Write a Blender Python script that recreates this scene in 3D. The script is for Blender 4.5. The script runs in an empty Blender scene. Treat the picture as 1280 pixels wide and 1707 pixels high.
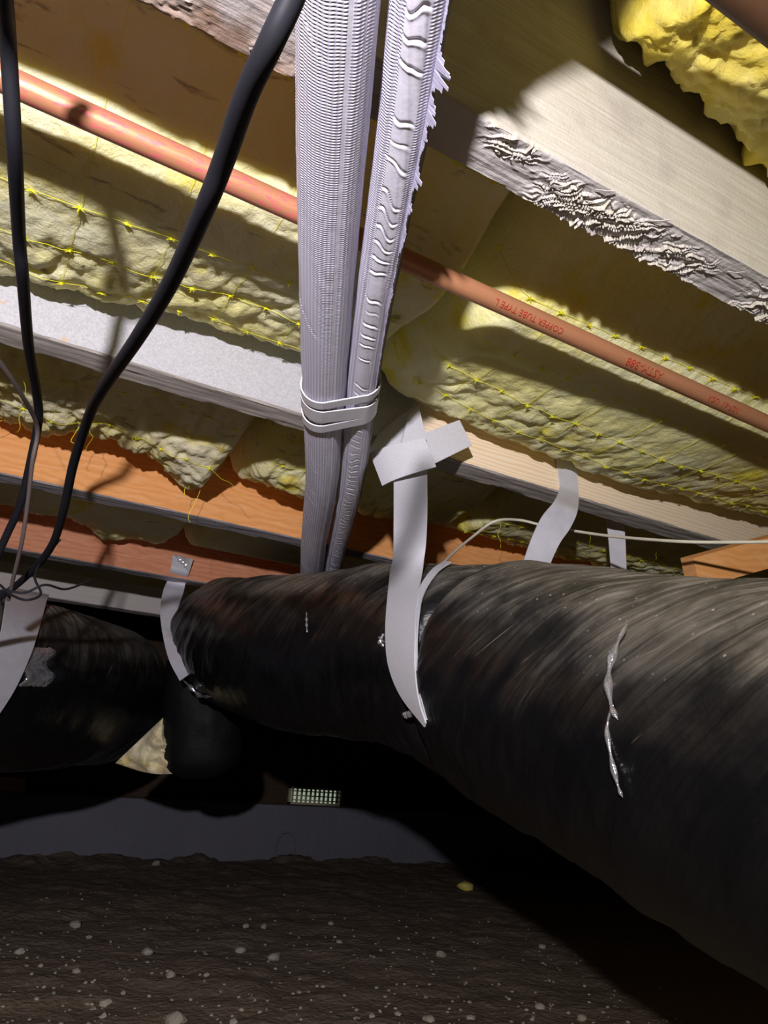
import bpy, math, random
import numpy as np
from mathutils import Vector, Matrix

scn = bpy.context.scene
# ------------------------------------------------------------------ camera
CZ = 0.288                      # camera height above the dirt
FPX = 1233.0                  # focal length in pixels of a 1280x1707 frame
R_ = np.array([0.86986278, -0.4896519, 0.05983118])
U_ = np.array([-0.21832498, -0.27338378, 0.93680068])
F_ = np.array([0.44234936, 0.82795068, 0.34470961])
CAM = np.array([0, 0, CZ])
cd = bpy.data.cameras.new('camera'); cam = bpy.data.objects.new('camera', cd)
scn.collection.objects.link(cam); scn.camera = cam
cam.matrix_world = Matrix(((R_[0], U_[0], -F_[0], 0), (R_[1], U_[1], -F_[1], 0), (R_[2], U_[2], -F_[2], CZ), (0, 0, 0, 1)))
cd.sensor_fit = 'VERTICAL'; cd.sensor_height = 36.0; cd.lens = 36.0 * FPX / 1707.0
cd.clip_start = 0.02
# ------------------------------------------------------------------ world, lights, exposure
w = bpy.data.worlds.new('world'); scn.world = w; w.use_nodes = True
w.node_tree.nodes['Background'].inputs[0].default_value = (0.62, 0.75, 0.55, 1)
w.node_tree.nodes['Background'].inputs[1].default_value = 0.45
scn.view_settings.view_transform = 'Standard'; scn.view_settings.look = 'None'
scn.view_settings.gamma = 1; scn.view_settings.use_curve_mapping = False
scn.view_settings.exposure = 0.0

def camp(x, y, z):            # a place given from the camera: right, up, forward (metres)
    return CAM + R_ * x + U_ * y + F_ * z
def ray(x, y):
    return (R_ * (x - 640) + U_ * (853.5 - y)) / FPX + F_
def Pd(x, y, t): return CAM + ray(x, y) * t
def Pz(x, y, z): d = ray(x, y); return CAM + d * ((z - CZ) / d[2])
def Py(x, y, Y): d = ray(x, y); return CAM + d * (Y / d[1])

def spot(name, loc, target, power, color, size, blend, rad):
    l = bpy.data.lights.new(name, 'SPOT'); o = bpy.data.objects.new(name, l)
    scn.collection.objects.link(o); o.location = loc
    o.rotation_euler = (Vector(target) - Vector(loc)).to_track_quat('-Z', 'Y').to_euler()
    l.energy = power; l.color = color; l.spot_size = math.radians(size); l.spot_blend = blend; l.shadow_soft_size = rad
LAMP = CAM + np.array([-0.225, -0.26, 0.17])   # the headlamp of the person who took the picture
spot('headlamp_core', LAMP, Pd(300, 860, 1.3), 31, (0.79, 0.74, 1.0), 92, 1.0, 0.011)
spot('headlamp_spill', LAMP, Pd(700, 800, 1.0), 33, (1.0, 0.95, 0.80), 165, 0.6, 0.011)

# ------------------------------------------------------------------ noise
_r = np.random.RandomState(7); PERM = _r.permutation(4096); RV = _r.rand(4096)
def _h(ix, iy, iz):
    return RV[PERM[(PERM[(PERM[ix & 4095] + iy) & 4095] + iz) & 4095]]
def vnoise(x, y, z=0.0):
    x, y, z = np.broadcast_arrays(np.asarray(x, float), np.asarray(y, float), np.asarray(z, float))
    ix, iy, iz = np.floor(x).astype(int), np.floor(y).astype(int), np.floor(z).astype(int)
    fx, fy, fz = x - ix, y - iy, z - iz
    fx = fx*fx*(3-2*fx); fy = fy*fy*(3-2*fy); fz = fz*fz*(3-2*fz)
    o = 0
    for a in (0, 1):
        for b in (0, 1):
            for c in (0, 1):
                o = o + _h(ix+a, iy+b, iz+c) * (fx if a else 1-fx) * (fy if b else 1-fy) * (fz if c else 1-fz)
    return o * 2 - 1
def fbm(x, y, z=0.0, n=4, g=0.5):
    s, a = 0, 1.0
    for k in range(n):
        s = s + a * vnoise(np.asarray(x)*2**k + 17*k, np.asarray(y)*2**k + 31*k, np.asarray(z)*2**k); a *= g
    return s
def worley(x, y, seed=0):
    ix, iy = np.floor(x).astype(int), np.floor(y).astype(int)
    f1 = np.full(x.shape, 9.0); f2 = np.full(x.shape, 9.0)
    for a in (-1, 0, 1):
        for b in (-1, 0, 1):
            px = ix + a + _h(ix+a, iy+b, 11+seed); py = iy + b + _h(ix+a, iy+b, 47+seed)
            d = np.hypot(px - x, py - y)
            f2 = np.minimum(f2, np.maximum(f1, d)); f1 = np.minimum(f1, d)
    return f1, f2
def interp(v, xs, ys): return np.interp(v, xs, ys)

# ------------------------------------------------------------------ mesh helpers
def link(o, parent=None, **kw):
    scn.collection.objects.link(o)
    if parent is not None: o.parent = parent
    for k, v in kw.items(): o[k] = v
    return o
def mesh(name, V, Fc, mat, parent=None, smooth=True, uv=None, sharp=None, **kw):
    me = bpy.data.meshes.new(name)
    V = np.asarray(V, dtype=float).reshape(-1, 3)
    me.from_pydata(V.tolist(), [], Fc if isinstance(Fc, list) else Fc.tolist())
    me.materials.append(mat)
    if smooth: me.polygons.foreach_set('use_smooth', [True] * len(me.polygons))
    if uv is not None:
        lay = me.uv_layers.new(name='UVMap'); li = np.empty(len(me.loops), dtype=int); me.loops.foreach_get('vertex_index', li)
        lay.data.foreach_set('uv', np.asarray(uv, float).reshape(-1, 2)[li].ravel())
    me.update()
    if sharp: me.set_sharp_from_angle(angle=math.radians(sharp))
    o = bpy.data.objects.new(name, me)
    return link(o, parent, **kw)
def empty(name, loc, label, cat, group=None):
    o = bpy.data.objects.new(name, None); o.location = loc; o.empty_display_size = 0.05
    link(o, None, label=label, category=cat)
    if group: o['group'] = group
    return o
def kid(o, parent):           # parent a world-space mesh under an empty without moving it
    o.parent = parent; o.matrix_parent_inverse = Matrix.Translation(parent.location).inverted(); return o
def grid_faces(n, m, wrap=False):
    i = np.arange(n-1)[:, None]; j = np.arange(m if wrap else m-1)[None, :]; j2 = (j+1) % m
    return np.stack([i*m+j, (i+1)*m+j, (i+1)*m+j2, i*m+j2], -1).reshape(-1, 4)
def catmull(P, n):
    P = np.asarray(P, float); Q = np.vstack([2*P[0]-P[1], P, 2*P[-1]-P[-2]])
    out = []
    per = max(2, n // (len(P)-1))
    for k in range(1, len(Q)-2):
        t = np.linspace(0, 1, per, endpoint=False)[:, None]
        a, b, c, d = Q[k-1], Q[k], Q[k+1], Q[k+2]
        out.append(0.5*((2*b)+(-a+c)*t+(2*a-5*b+4*c-d)*t*t+(-a+3*b-3*c+d)*t**3))
    out.append(P[-1][None]); return np.vstack(out)
def frames(P, up=(0, 0, 1)):
    T = np.gradient(P[:, :3], axis=0); T /= np.linalg.norm(T, axis=1)[:, None]
    N = np.empty_like(T); n = np.array(up, float) + 1e-4; n -= T[0]*(n@T[0]); n /= np.linalg.norm(n)
    for i in range(len(T)):
        n = n - T[i]*(n@T[i]); n /= np.linalg.norm(n); N[i] = n
    return T, N, np.cross(T, N)
def tube_arrays(P, r, seg=16, up=(0, 0, 1), disp=None):
    """P path (n,3); r scalar/array; disp(theta, s) extra radius. returns verts, faces, uv"""
    P = np.asarray(P, float); T, N, B = frames(P, up)
    s = np.r_[0, np.cumsum(np.linalg.norm(np.diff(P, axis=0), axis=1))]
    th = np.linspace(0, 2*np.pi, seg, endpoint=False)
    r = np.broadcast_to(np.asarray(r, float), (len(P),))[:, None] * np.ones(seg)
    if disp is not None: r = r + disp(th[None, :] + 0*s[:, None], s[:, None] + 0*th[None, :])
    V = P[:, None, :] + r[..., None]*(np.cos(th)[None, :, None]*N[:, None] + np.sin(th)[None, :, None]*B[:, None])
    n = len(P)
    Fc = grid_faces(n, seg, True).tolist() + [list(range(seg-1, -1, -1)), [(n-1)*seg+k for k in range(seg)]]
    Fc = [f[::-1] for f in Fc]
    uv = np.stack(np.broadcast_arrays(th[None, :]/(2*np.pi), s[:, None]), -1)
    return V.reshape(-1, 3), Fc, uv.reshape(-1, 2)
def tube(name, P, r, mat, parent=None, seg=12, up=(0, 0, 1), disp=None, **kw):
    V, Fc, uv = tube_arrays(P, r, seg, up, disp)
    return mesh(name, V, Fc, mat, parent, True, uv, 60, **kw)
class Acc:                    # collects many small shapes that are one part
    def __init__(s): s.V = []; s.F = []; s.n = 0
    def add(s, V, Fc):
        V = np.asarray(V).reshape(-1, 3); s.V.append(V); s.F += [[i + s.n for i in f] for f in Fc]; s.n += len(V)
    def tube(s, P, r, seg=4):
        V, Fc, _ = tube_arrays(P, r, seg, (0.1, 0.2, 1)); s.add(V, Fc)
    def build(s, name, mat, parent=None, smooth=True, **kw):
        return mesh(name, np.vstack(s.V), s.F, mat, parent, smooth, None, 50, **kw)
def ribbon(name, P, W, mat, thick=0.0012, parent=None, m=7, bow=0.0, noise=0.0, **kw):
    """P centre path (n,3), W half-width vectors (n,3). A thin solid strip."""
    P = np.asarray(P, float); W = np.asarray(W, float)
    T = np.gradient(P, axis=0); Nn = np.cross(T, W); Nn /= np.linalg.norm(Nn, axis=1)[:, None] + 1e-12
    a = np.linspace(-1, 1, m)
    A = P[:, None] + a[None, :, None]*W[:, None]
    h = bow*(1-a**2)[None, :, None]
    if noise: h = h + noise*fbm(A[..., 0]*60, A[..., 1]*60, A[..., 2]*60, 3)[..., None]
    top = A + Nn[:, None]*(h+thick/2); bot = A + Nn[:, None]*(h-thick/2)
    ring = np.concatenate([top, bot[:, ::-1]], axis=1); n = len(P); k = 2*m
    Fc = grid_faces(n, k, True).tolist() + [list(range(k-1, -1, -1)), [(n-1)*k+i for i in range(k)]]
    s = np.r_[0, np.cumsum(np.linalg.norm(np.diff(P, axis=0), axis=1))]
    wl = np.linalg.norm(W, axis=1)
    uu = np.concatenate([a, a[::-1]])[None, :]*wl[:, None]
    uv = np.stack([uu, np.broadcast_to(s[:, None], uu.shape)], -1)
    return mesh(name, ring.reshape(-1, 3), Fc, mat, parent, True, uv.reshape(-1, 2), 45, **kw)
def px_ribbon(name, pts, mat, n=40, **kw):
    """pts: (left x,y, right x,y, depth left, depth right) rows, smoothed"""
    a = catmull([Pd(p[0], p[1], p[4]) for p in pts], n); b = catmull([Pd(p[2], p[3], p[5]) for p in pts], n)
    return ribbon(name, (a+b)/2, (b-a)/2, mat, **kw)
def box(name, lo, hi, mat, parent=None, **kw):
    (a, b, c), (d, e, f) = lo, hi
    V = [(a,b,c),(d,b,c),(d,e,c),(a,e,c),(a,b,f),(d,b,f),(d,e,f),(a,e,f)]
    return mesh(name, V, [[3,2,1,0],[4,5,6,7],[0,1,5,4],[1,2,6,5],[2,3,7,6],[3,0,4,7]], mat, parent, False, None, **kw)

# ------------------------------------------------------------------ materials
class M:
    def __init__(s, name, rough=0.7, metal=0.0, spec=0.5):
        s.m = bpy.data.materials.new(name); s.m.use_nodes = True; s.nt = s.m.node_tree
        s.b = s.nt.nodes['Principled BSDF']; s.b.inputs['Roughness'].default_value = rough
        s.b.inputs['Metallic'].default_value = metal; s.b.inputs['Specular IOR Level'].default_value = spec
        s.tc = s.nt.nodes.new('ShaderNodeTexCoord'); s.geo = s.nt.nodes.new('ShaderNodeNewGeometry')
    def L(s, a, b): s.nt.links.new(a, b)
    def set(s, k, v):
        if hasattr(v, 'links') or isinstance(v, bpy.types.NodeSocket): s.L(v, s.b.inputs[k])
        else: s.b.inputs[k].default_value = v
    def pos(s, scale=(1, 1, 1), src='geo', rot=(0, 0, 0)):
        mp = s.nt.nodes.new('ShaderNodeMapping'); mp.inputs['Scale'].default_value = scale; mp.inputs['Rotation'].default_value = rot
        s.L(s.geo.outputs['Position'] if src == 'geo' else s.tc.outputs['UV'], mp.inputs[0]); return mp.outputs[0]
    def noise(s, vec, scale, detail=4, rough=0.55, dist=0.0):
        n = s.nt.nodes.new('ShaderNodeTexNoise'); n.inputs['Scale'].default_value = scale; n.inputs['Detail'].default_value = detail
        n.inputs['Roughness'].default_value = rough; n.inputs['Distortion'].default_value = dist; s.L(vec, n.inputs['Vector']); return n.outputs[0]
    def vor(s, vec, scale, feature='F1', rnd=1.0):
        n = s.nt.nodes.new('ShaderNodeTexVoronoi'); n.feature = feature; n.inputs['Scale'].default_value = scale
        n.inputs['Randomness'].default_value = rnd; s.L(vec, n.inputs['Vector']); return n.outputs['Distance']
    def wave(s, vec, scale, axis='X', dist=0.0, dscale=1.0, detail=2):
        n = s.nt.nodes.new('ShaderNodeTexWave'); n.bands_direction = axis; n.inputs['Scale'].default_value = scale
        n.inputs['Distortion'].default_value = dist; n.inputs['Detail Scale'].default_value = dscale; n.inputs['Detail'].default_value = detail
        s.L(vec, n.inputs['Vector']); return n.outputs['Fac']
    def ramp(s, f, stops):
        n = s.nt.nodes.new('ShaderNodeValToRGB'); e = n.color_ramp.elements
        while len(e) < len(stops): e.new(0.5)
        for k, (p, c) in enumerate(stops):
            e[k].position = p; e[k].color = (c, c, c, 1) if isinstance(c, (int, float)) else (*c, 1)
        s.L(f, n.inputs[0]); return n.outputs[0]
    def mix(s, f, a, b, mode='MIX'):
        n = s.nt.nodes.new('ShaderNodeMix'); n.data_type = 'RGBA'; n.blend_type = mode
        for sock, v in ((n.inputs[0], f), (n.inputs[6], a), (n.inputs[7], b)):
            if isinstance(v, bpy.types.NodeSocket): s.L(v, sock)
            else: sock.default_value = v if isinstance(v, (int, float)) else (*v, 1)
        return n.outputs[2]
    def math(s, op, a, b=0.0, clamp=False):
        n = s.nt.nodes.new('ShaderNodeMath'); n.operation = op; n.use_clamp = clamp
        for k, v in enumerate((a, b)):
            if isinstance(v, bpy.types.NodeSocket): s.L(v, n.inputs[k])
            else: n.inputs[k].default_value = v
        return n.outputs[0]
    def sep(s, v, k):
        n = s.nt.nodes.new('ShaderNodeSeparateXYZ'); s.L(v, n.inputs[0]); return n.outputs[k]
    def bump(s, h, dist, strength=1.0, prev=None):
        n = s.nt.nodes.new('ShaderNodeBump'); n.inputs['Distance'].default_value = dist; n.inputs['Strength'].default_value = strength
        s.L(h, n.inputs['Height'])
        if prev is not None: s.L(prev, n.inputs['Normal'])
        s.L(n.outputs[0], s.b.inputs['Normal']); return n.outputs[0]

def wood(name, c1, c2, c3, grain=1.0, rough=0.75):
    m = M(name, rough, spec=0.25)
    p = m.pos((1.6, 26, 26)); g = m.wave(m.pos((0.9, 0, 12), ), 6.0*grain, 'Z', 6.0, 1.2, 3)
    n = m.noise(p, 9, 6, 0.6); n2 = m.noise(m.pos((6, 160, 160)), 6, 3)
    col = m.mix(m.ramp(g, [(0.2, 0.0), (0.75, 1.0)]), c1, c2)
    col = m.mix(m.ramp(n, [(0.45, 0.0), (0.72, 0.75)]), col, c3)
    m.set('Base Color', col)
    b = m.bump(n2, 0.0006, 0.7); m.bump(g, 0.0004, 0.5, b)
    return m
orange = wood('orange_lumber', (0.80, 0.36, 0.17), (0.66, 0.26, 0.11), (0.86, 0.50, 0.28)).m
# joist A: weathered pale wood
mA = M('weathered_pale_lumber', 0.85, spec=0.2)
n1 = mA.noise(mA.pos((2.2, 60, 60)), 7, 6, 0.62); n2 = mA.noise(mA.pos((5, 5, 5)), 5, 4); n3 = mA.noise(mA.pos((4, 4, 4)), 3, 3)
cA = mA.mix(mA.ramp(n1, [(0.40, 0.0), (0.66, 1.0)]), (0.50, 0.465, 0.38), (0.60, 0.57, 0.48))
cA = mA.mix(mA.ramp(n2, [(0.52, 0.0), (0.70, 0.7)]), cA, (0.43, 0.385, 0.335))
nz = mA.sep(mA.geo.outputs['Normal'], 2); bot = mA.ramp(mA.math('MULTIPLY', nz, -1.0), [(0.25, 0.0), (0.7, 1.0)])
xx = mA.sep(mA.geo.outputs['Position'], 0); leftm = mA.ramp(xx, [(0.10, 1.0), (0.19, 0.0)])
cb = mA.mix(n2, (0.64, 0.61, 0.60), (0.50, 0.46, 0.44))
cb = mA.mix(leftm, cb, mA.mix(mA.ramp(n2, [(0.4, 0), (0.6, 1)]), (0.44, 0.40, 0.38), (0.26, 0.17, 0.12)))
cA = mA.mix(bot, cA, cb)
mA.set('Base Color', cA); b_ = mA.bump(n1, 0.0012, 0.8); mA.bump(mA.noise(mA.pos((1, 1, 1)), 420, 3), 0.0006, 0.6, b_)
# joist B: grey overspray at the left, bare pine at the right
mB = M('half_painted_lumber', 0.8, spec=0.25)
x_ = mB.sep(mB.geo.outputs['Position'], 0)
g = mB.wave(mB.pos((1.1, 0, 10)), 6.0, 'Z', 7.0, 1.0, 3)
pine = mB.mix(mB.ramp(g, [(0.25, 0), (0.8, 1)]), (0.93, 0.79, 0.58), (0.87, 0.66, 0.42))
gr = mB.noise(mB.pos((1, 1, 1)), 420, 6, 0.85); grey = mB.mix(mB.ramp(gr, [(0.42, 0), (0.60, 1)]), (0.44, 0.44, 0.46), (0.57, 0.57, 0.59))
wx = mB.math('ADD', x_, mB.math('MULTIPLY', mB.noise(mB.pos((1, 1, 1)), 25, 4), 0.10))
sel = mB.ramp(wx, [(0.44, 1.0), (0.475, 0.0), (0.60, 0.0), (0.9, 0.25)])
col = mB.mix(sel, pine, grey)
spotn = mB.noise(mB.pos((8, 8, 20)), 5, 3); col = mB.mix(mB.ramp(spotn, [(0.72, 0), (0.75, 0.7)]), col, (0.62, 0.40, 0.2))
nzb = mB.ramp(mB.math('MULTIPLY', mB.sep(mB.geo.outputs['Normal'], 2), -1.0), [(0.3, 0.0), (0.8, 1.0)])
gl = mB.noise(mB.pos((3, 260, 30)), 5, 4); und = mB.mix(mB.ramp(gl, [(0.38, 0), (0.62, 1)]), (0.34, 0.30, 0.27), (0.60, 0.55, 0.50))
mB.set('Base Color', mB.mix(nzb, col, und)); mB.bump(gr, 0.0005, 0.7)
greyedge = M('grey_weathered_lumber', 0.8, spec=0.2); gg = greyedge.noise(greyedge.pos((2, 40, 40)), 7, 5)
greyedge.set('Base Color', greyedge.mix(gg, (0.62, 0.58, 0.55), (0.48, 0.44, 0.42))); greyedge.bump(gg, 0.001)
# orange joist with greyed bottom edge
def edge_wood(name, tint):
    m = M(name, 0.7, spec=0.3)
    g = m.wave(m.pos((2.2, 0, 6)), 5.0, 'Z', 11.0, 1.3, 4); n = m.noise(m.pos((4, 22, 22)), 6, 5)
    c = m.mix(m.ramp(g, [(0.2, 0.1), (0.8, 0.7)]), tint[0], tint[1]); c = m.mix(m.ramp(n, [(0.5, 0), (0.75, 0.6)]), c, tint[2])
    nzb = m.ramp(m.math('MULTIPLY', m.sep(m.geo.outputs['Normal'], 2), -1.0), [(0.3, 0.0), (0.8, 1.0)])
    m.set('Base Color', m.mix(nzb, c, (0.36, 0.34, 0.36))); m.bump(n, 0.0008, 0.5); return m.m
# insulation
def fibre(name, base, pale, deep, dirt=0.5):
    m = M(name, 0.95, spec=0.1)
    n = m.noise(m.pos((1, 1, 1)), 9, 5, 0.6); n2 = m.noise(m.pos((1, 1, 1)), 14, 4, 0.6); n3 = m.noise(m.pos((1, 1, 1)), 160, 4)
    c = m.mix(m.ramp(n, [(0.40, 0), (0.60, 1)]), base, pale)
    c = m.mix(m.ramp(n2, [(0.56, 0), (0.68, 0.9)]), c, deep)
    dd = m.noise(m.pos((3, 12, 12)), 4.5, 5, 0.65, 0.6)
    c = m.mix(m.ramp(dd, [(0.60, 0), (0.68, dirt)]), c, (0.24, 0.17, 0.10))
    m.set('Base Color', c); m.set('Subsurface Weight', 0.35); m.set('Subsurface Scale', 0.012); m.b.inputs['Subsurface Radius'].default_value = (1.0, 0.85, 0.3)
    b = m.bump(n3, 0.002, 0.6); m.bump(m.noise(m.pos((1, 1, 1)), 70, 6, 0.7, 0.8), 0.004, 0.6, b); return m.m
ins_yellow = fibre('yellow_fibreglass', (0.90, 0.83, 0.36), (0.94, 0.90, 0.60), (0.88, 0.75, 0.12), 0.6)
ins_clean = fibre('cream_yellow_fibreglass', (0.88, 0.82, 0.34), (0.93, 0.90, 0.54), (0.88, 0.76, 0.08), 0.10)
ins_bright = fibre('bright_yellow_fibreglass', (0.66, 0.52, 0.07), (0.72, 0.63, 0.24), (0.68, 0.53, 0.03), 0.0)
ins_dull = fibre('dull_fibreglass', (0.80, 0.71, 0.33), (0.84, 0.78, 0.54), (0.80, 0.66, 0.10), 0.6)
netm = M('yellow_net_twine', 0.5); netm.set('Base Color', (0.90, 0.86, 0.02, 1)); netm = netm.m
def plain(name, col, rough=0.6, metal=0.0, spec=0.5, nsc=60, amt=0.15, bd=0.0003):
    m = M(name, rough, metal, spec); n = m.noise(m.pos((1, 1, 1)), nsc, 4)
    m.set('Base Color', m.mix(n, tuple(c*(1-amt) for c in col), tuple(min(1, c*(1+amt)) for c in col)))
    if bd: m.bump(n, bd, 0.6)
    return m.m
copper = M('copper', 0.42, 0.35); nn = copper.noise(copper.pos((3, 30, 30)), 8, 4)
cc = copper.mix(nn, (0.66, 0.32, 0.17), (0.52, 0.22, 0.10))
xs = copper.sep(copper.geo.outputs['Position'], 0)
sm = copper.noise(copper.pos((18, 60, 60)), 6, 4, 0.7)
ps = copper.math('MULTIPLY', copper.ramp(sm, [(0.50, 0), (0.58, 1)]), copper.ramp(xs, [(0.16, 0.8), (0.22, 0.0)]))
copper.set('Base Color', copper.mix(ps, cc, (0.85, 0.16, 0.20))); copper.bump(nn, 0.0002); copper = copper.m
copper_shade = plain('shade_dark_copper', (0.09, 0.042, 0.02), 0.6)  # darker copy of the copper, shade of the corner put into its colour
redink = plain('red_ink', (0.45, 0.03, 0.02), 0.6, bd=0)
cablem = plain('black_rubber', (0.014, 0.014, 0.018), 0.55, spec=0.14)
cable_thin = plain('brown_grey_cable_sheath', (0.11, 0.085, 0.08), 0.5)
white_cable = plain('white_cable_sheath', (0.62, 0.58, 0.48), 0.5)
strapm = M('grey_webbed_strap', 0.55, spec=0.4); sn = strapm.noise(strapm.pos((1, 1, 1)), 900, 3)
strapm.set('Base Color', strapm.mix(strapm.ramp(sn, [(0.4, 0), (0.6, 1)]), (0.50, 0.50, 0.54), (0.57, 0.57, 0.61))); strapm.bump(sn, 0.0004, 0.5); strapm = strapm.m
strapsm = plain('smooth_silver_strap', (0.66, 0.66, 0.72), 0.35, 0.2)
steel = plain('galvanised_steel', (0.75, 0.75, 0.8), 0.25, 0.9)
# woven tape of the line set (UV: u = angle, v = metres)
def tape(name, circ):
    m = M(name, 0.6, spec=0.35)
    uvp = m.pos((circ, 1, 1), 'uv')
    rows = m.wave(uvp, 175, 'Y', 0.0, 1, 0); cols = m.wave(uvp, 110, 'X', 0.0, 1, 0)
    u = m.sep(m.tc.outputs['UV'], 0)
    return m, rows, cols, u
def finish_tape(m, rows, cols, u, smooth_ranges, n_scale=50, dark=None):
    h = m.math('MULTIPLY', m.math('POWER', rows, 0.6), m.math('ADD', m.math('MULTIPLY', cols, 0.75), 0.25))
    # smooth bands (plain vinyl) run along the wrap
    st = [(0.0, 1.0)]
    for a, b in smooth_ranges: st += [(a-0.004, 1.0), (a, 0.0), (b, 0.0), (b+0.004, 1.0)]
    msk = m.ramp(u, st[:32]); hh = m.math('MULTIPLY', h, msk)
    c = m.mix(hh, (0.50, 0.48, 0.62), (0.90, 0.88, 0.96)); c = m.mix(m.math('MULTIPLY', m.math('SUBTRACT', 1.0, msk), 1.0), c, (0.76, 0.74, 0.84))
    if dark: c = m.mix(m.ramp(u, [(dark[0], 0.0), (dark[0]+0.006, 1.0), (dark[1]-0.006, 1.0), (dark[1], 0.0)]), c, (0.16, 0.15, 0.17))  # shade of the pipe's unlit side painted as a dark grey range
    m.set('Base Color', c); b = m.bump(hh, 0.0006, 0.6)
    m.bump(m.noise(m.pos((1, 1, 1)), n_scale, 4), 0.0015, 0.4, b); return m.m
t1 = tape('woven_white_tape', 0.12)
t2 = tape('woven_white_tape_narrow', 0.085)
bandm = plain('white_nylon_band', (0.80, 0.79, 0.84), 0.35)
# black poly film with dust
film = M('dusty_black_poly_film', 0.34, spec=0.16)
nz = film.sep(film.geo.outputs['Normal'], 2)
def slant(m, ang, sc):
    a = m.pos((0.75, 1, 1), 'uv', (0, 0, ang)); mp = m.nt.nodes.new('ShaderNodeMapping'); mp.inputs['Scale'].default_value = sc; m.L(a, mp.inputs[0]); return mp.outputs[0]
st = film.noise(slant(film, 0.55, (4.5, 105, 1)), 1.0, 6, 0.6, 1.3)
dn = film.noise(film.pos((1, 1, 1)), 14, 5, 0.65)
dust = film.math('MULTIPLY', film.ramp(nz, [(0.0, 0.01), (0.35, 0.10), (0.95, 1.0)]), film.ramp(st, [(0.36, 0.15), (0.70, 0.95)]))
scr = film.math('MULTIPLY', film.ramp(film.noise(slant(film, 0.75, (7, 210, 1)), 1.0, 3, 0.5, 0.8), [(0.66, 0.0), (0.74, 0.75)]), film.ramp(nz, [(-0.2, 0.0), (0.3, 1.0)]))
dust = film.math('MAXIMUM', dust, film.math('MULTIPLY', scr, 0.7))
dust = film.math('MULTIPLY', dust, film.ramp(dn, [(0.38, 0.25), (0.60, 1.15)]))
spk = film.ramp(film.vor(film.pos((1, 1, 1)), 95), [(0.06, 1.0), (0.12, 0.0)])
spk = film.math('MULTIPLY', spk, film.ramp(nz, [(0.3, 0.0), (0.7, 0.7)]))
c = film.mix(dust, (0.004, 0.004, 0.005), (0.38, 0.34, 0.28)); c = film.mix(spk, c, (0.45, 0.42, 0.35))
film.set('Base Color', c); film.set('Roughness', film.math('ADD', 0.30, film.math('MULTIPLY', dust, 0.6)))
b = film.bump(film.noise(slant(film, 0.3, (4, 18, 1)), 1.0, 6, 0.6, 1.2), 0.005, 0.4)
film.bump(film.noise(film.pos((1, 1, 1)), 30, 5, 0.6, 1.0), 0.004, 0.35, b); film = film.m
filmc = plain('clean_black_poly_film', (0.005, 0.005, 0.006), 0.6, spec=0.15, nsc=18, bd=0.006)
crink = plain('film_crease_highlight', (0.60, 0.60, 0.64), 0.16, 0.8, 1.0, nsc=90, bd=0.004)  # pale metallic colour stands in for highlights on creases of the black film
# dirt and concrete
dirt = M('dry_dirt', 0.95, spec=0.1); d1 = dirt.noise(dirt.pos((1, 1, 1)), 7, 6, 0.65); d2 = dirt.noise(dirt.pos((1, 1, 1)), 90, 4)
dc = dirt.mix(d1, (0.13, 0.10, 0.075), (0.22, 0.17, 0.13)); dirt.set('Base Color', dirt.mix(dirt.ramp(d2, [(0.55, 0), (0.7, 0.6)]), dc, (0.24, 0.20, 0.16)))
dirt.bump(d2, 0.006, 0.9); dirt = dirt.m
stonem = plain('pale_stone', (0.30, 0.27, 0.22), 0.9, nsc=40, amt=0.25)
conc = M('grey_concrete', 0.9, spec=0.15); q1 = conc.noise(conc.pos((1, 1, 1)), 4, 5, 0.6); q2 = conc.noise(conc.pos((1, 1, 1)), 40, 4)
conc.set('Base Color', conc.mix(q1, (0.14, 0.14, 0.17), (0.20, 0.20, 0.24))); conc.bump(q2, 0.004); conc = conc.m
darkwood = wood('dark_brown_boards', (0.060, 0.038, 0.024), (0.045, 0.028, 0.018), (0.08, 0.05, 0.035)).m

# ------------------------------------------------------------------ setting
X0, X1, Y0, Y1 = -2.6, 4.6, -1.6, 2.80
HB = 0.3654 + CZ              # underside of the joists
HT = HB + 0.235
box('ceiling', (X0, Y0, HT + 0.0005), (X1, Y1, HT + 0.02), darkwood, kind='structure')
gx = np.unique(np.r_[np.linspace(X0, 0, 40), np.linspace(0, 2.2, 270), np.linspace(2.2, X1, 30)])
gy = np.unique(np.r_[np.linspace(Y0, 0.7, 30), np.linspace(0.7, Y1, 280)])
GX, GY = np.meshgrid(gx, gy, indexing='ij')
def ground_z(x, y):
    x = np.asarray(x, float); y = np.asarray(y, float)
    z = 0.008*fbm(x*3.5, y*3.5, 0.3, 4) + 0.0045*fbm(x*20, y*20, 1.3, 4)
    k = np.clip((y-2.5)/0.2, 0, 1)
    return z + k*(0.030*np.maximum(0, fbm(x*6, y*5, 5.0, 4)+0.15) )
mesh('floor', np.stack([GX, GY, ground_z(GX, GY)], -1), grid_faces(len(gx), len(gy)), dirt, kind='structure')
WT = CZ - 0.095
vx0, vx1, vz0, vz1 = Py(480, 1325, 2.80)[0], Py(568, 1335, 2.80)[0], CZ-0.092, CZ-0.028
def boxes(name, L, mat, **kw):
    a = Acc()
    for (lo, hi) in L:
        (p, q, r), (s, t, u) = lo, hi
        a.add([(p,q,r),(s,q,r),(s,t,r),(p,t,r),(p,q,u),(s,q,u),(s,t,u),(p,t,u)], [[3,2,1,0],[4,5,6,7],[0,1,5,4],[1,2,6,5],[2,3,7,6],[3,0,4,7]])
    return a.build(name, mat, smooth=False, **kw)
box('wall_back', (X0, Y1-0.02, -0.15), (X1, Y1+0.15, WT), conc, kind='structure')
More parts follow.
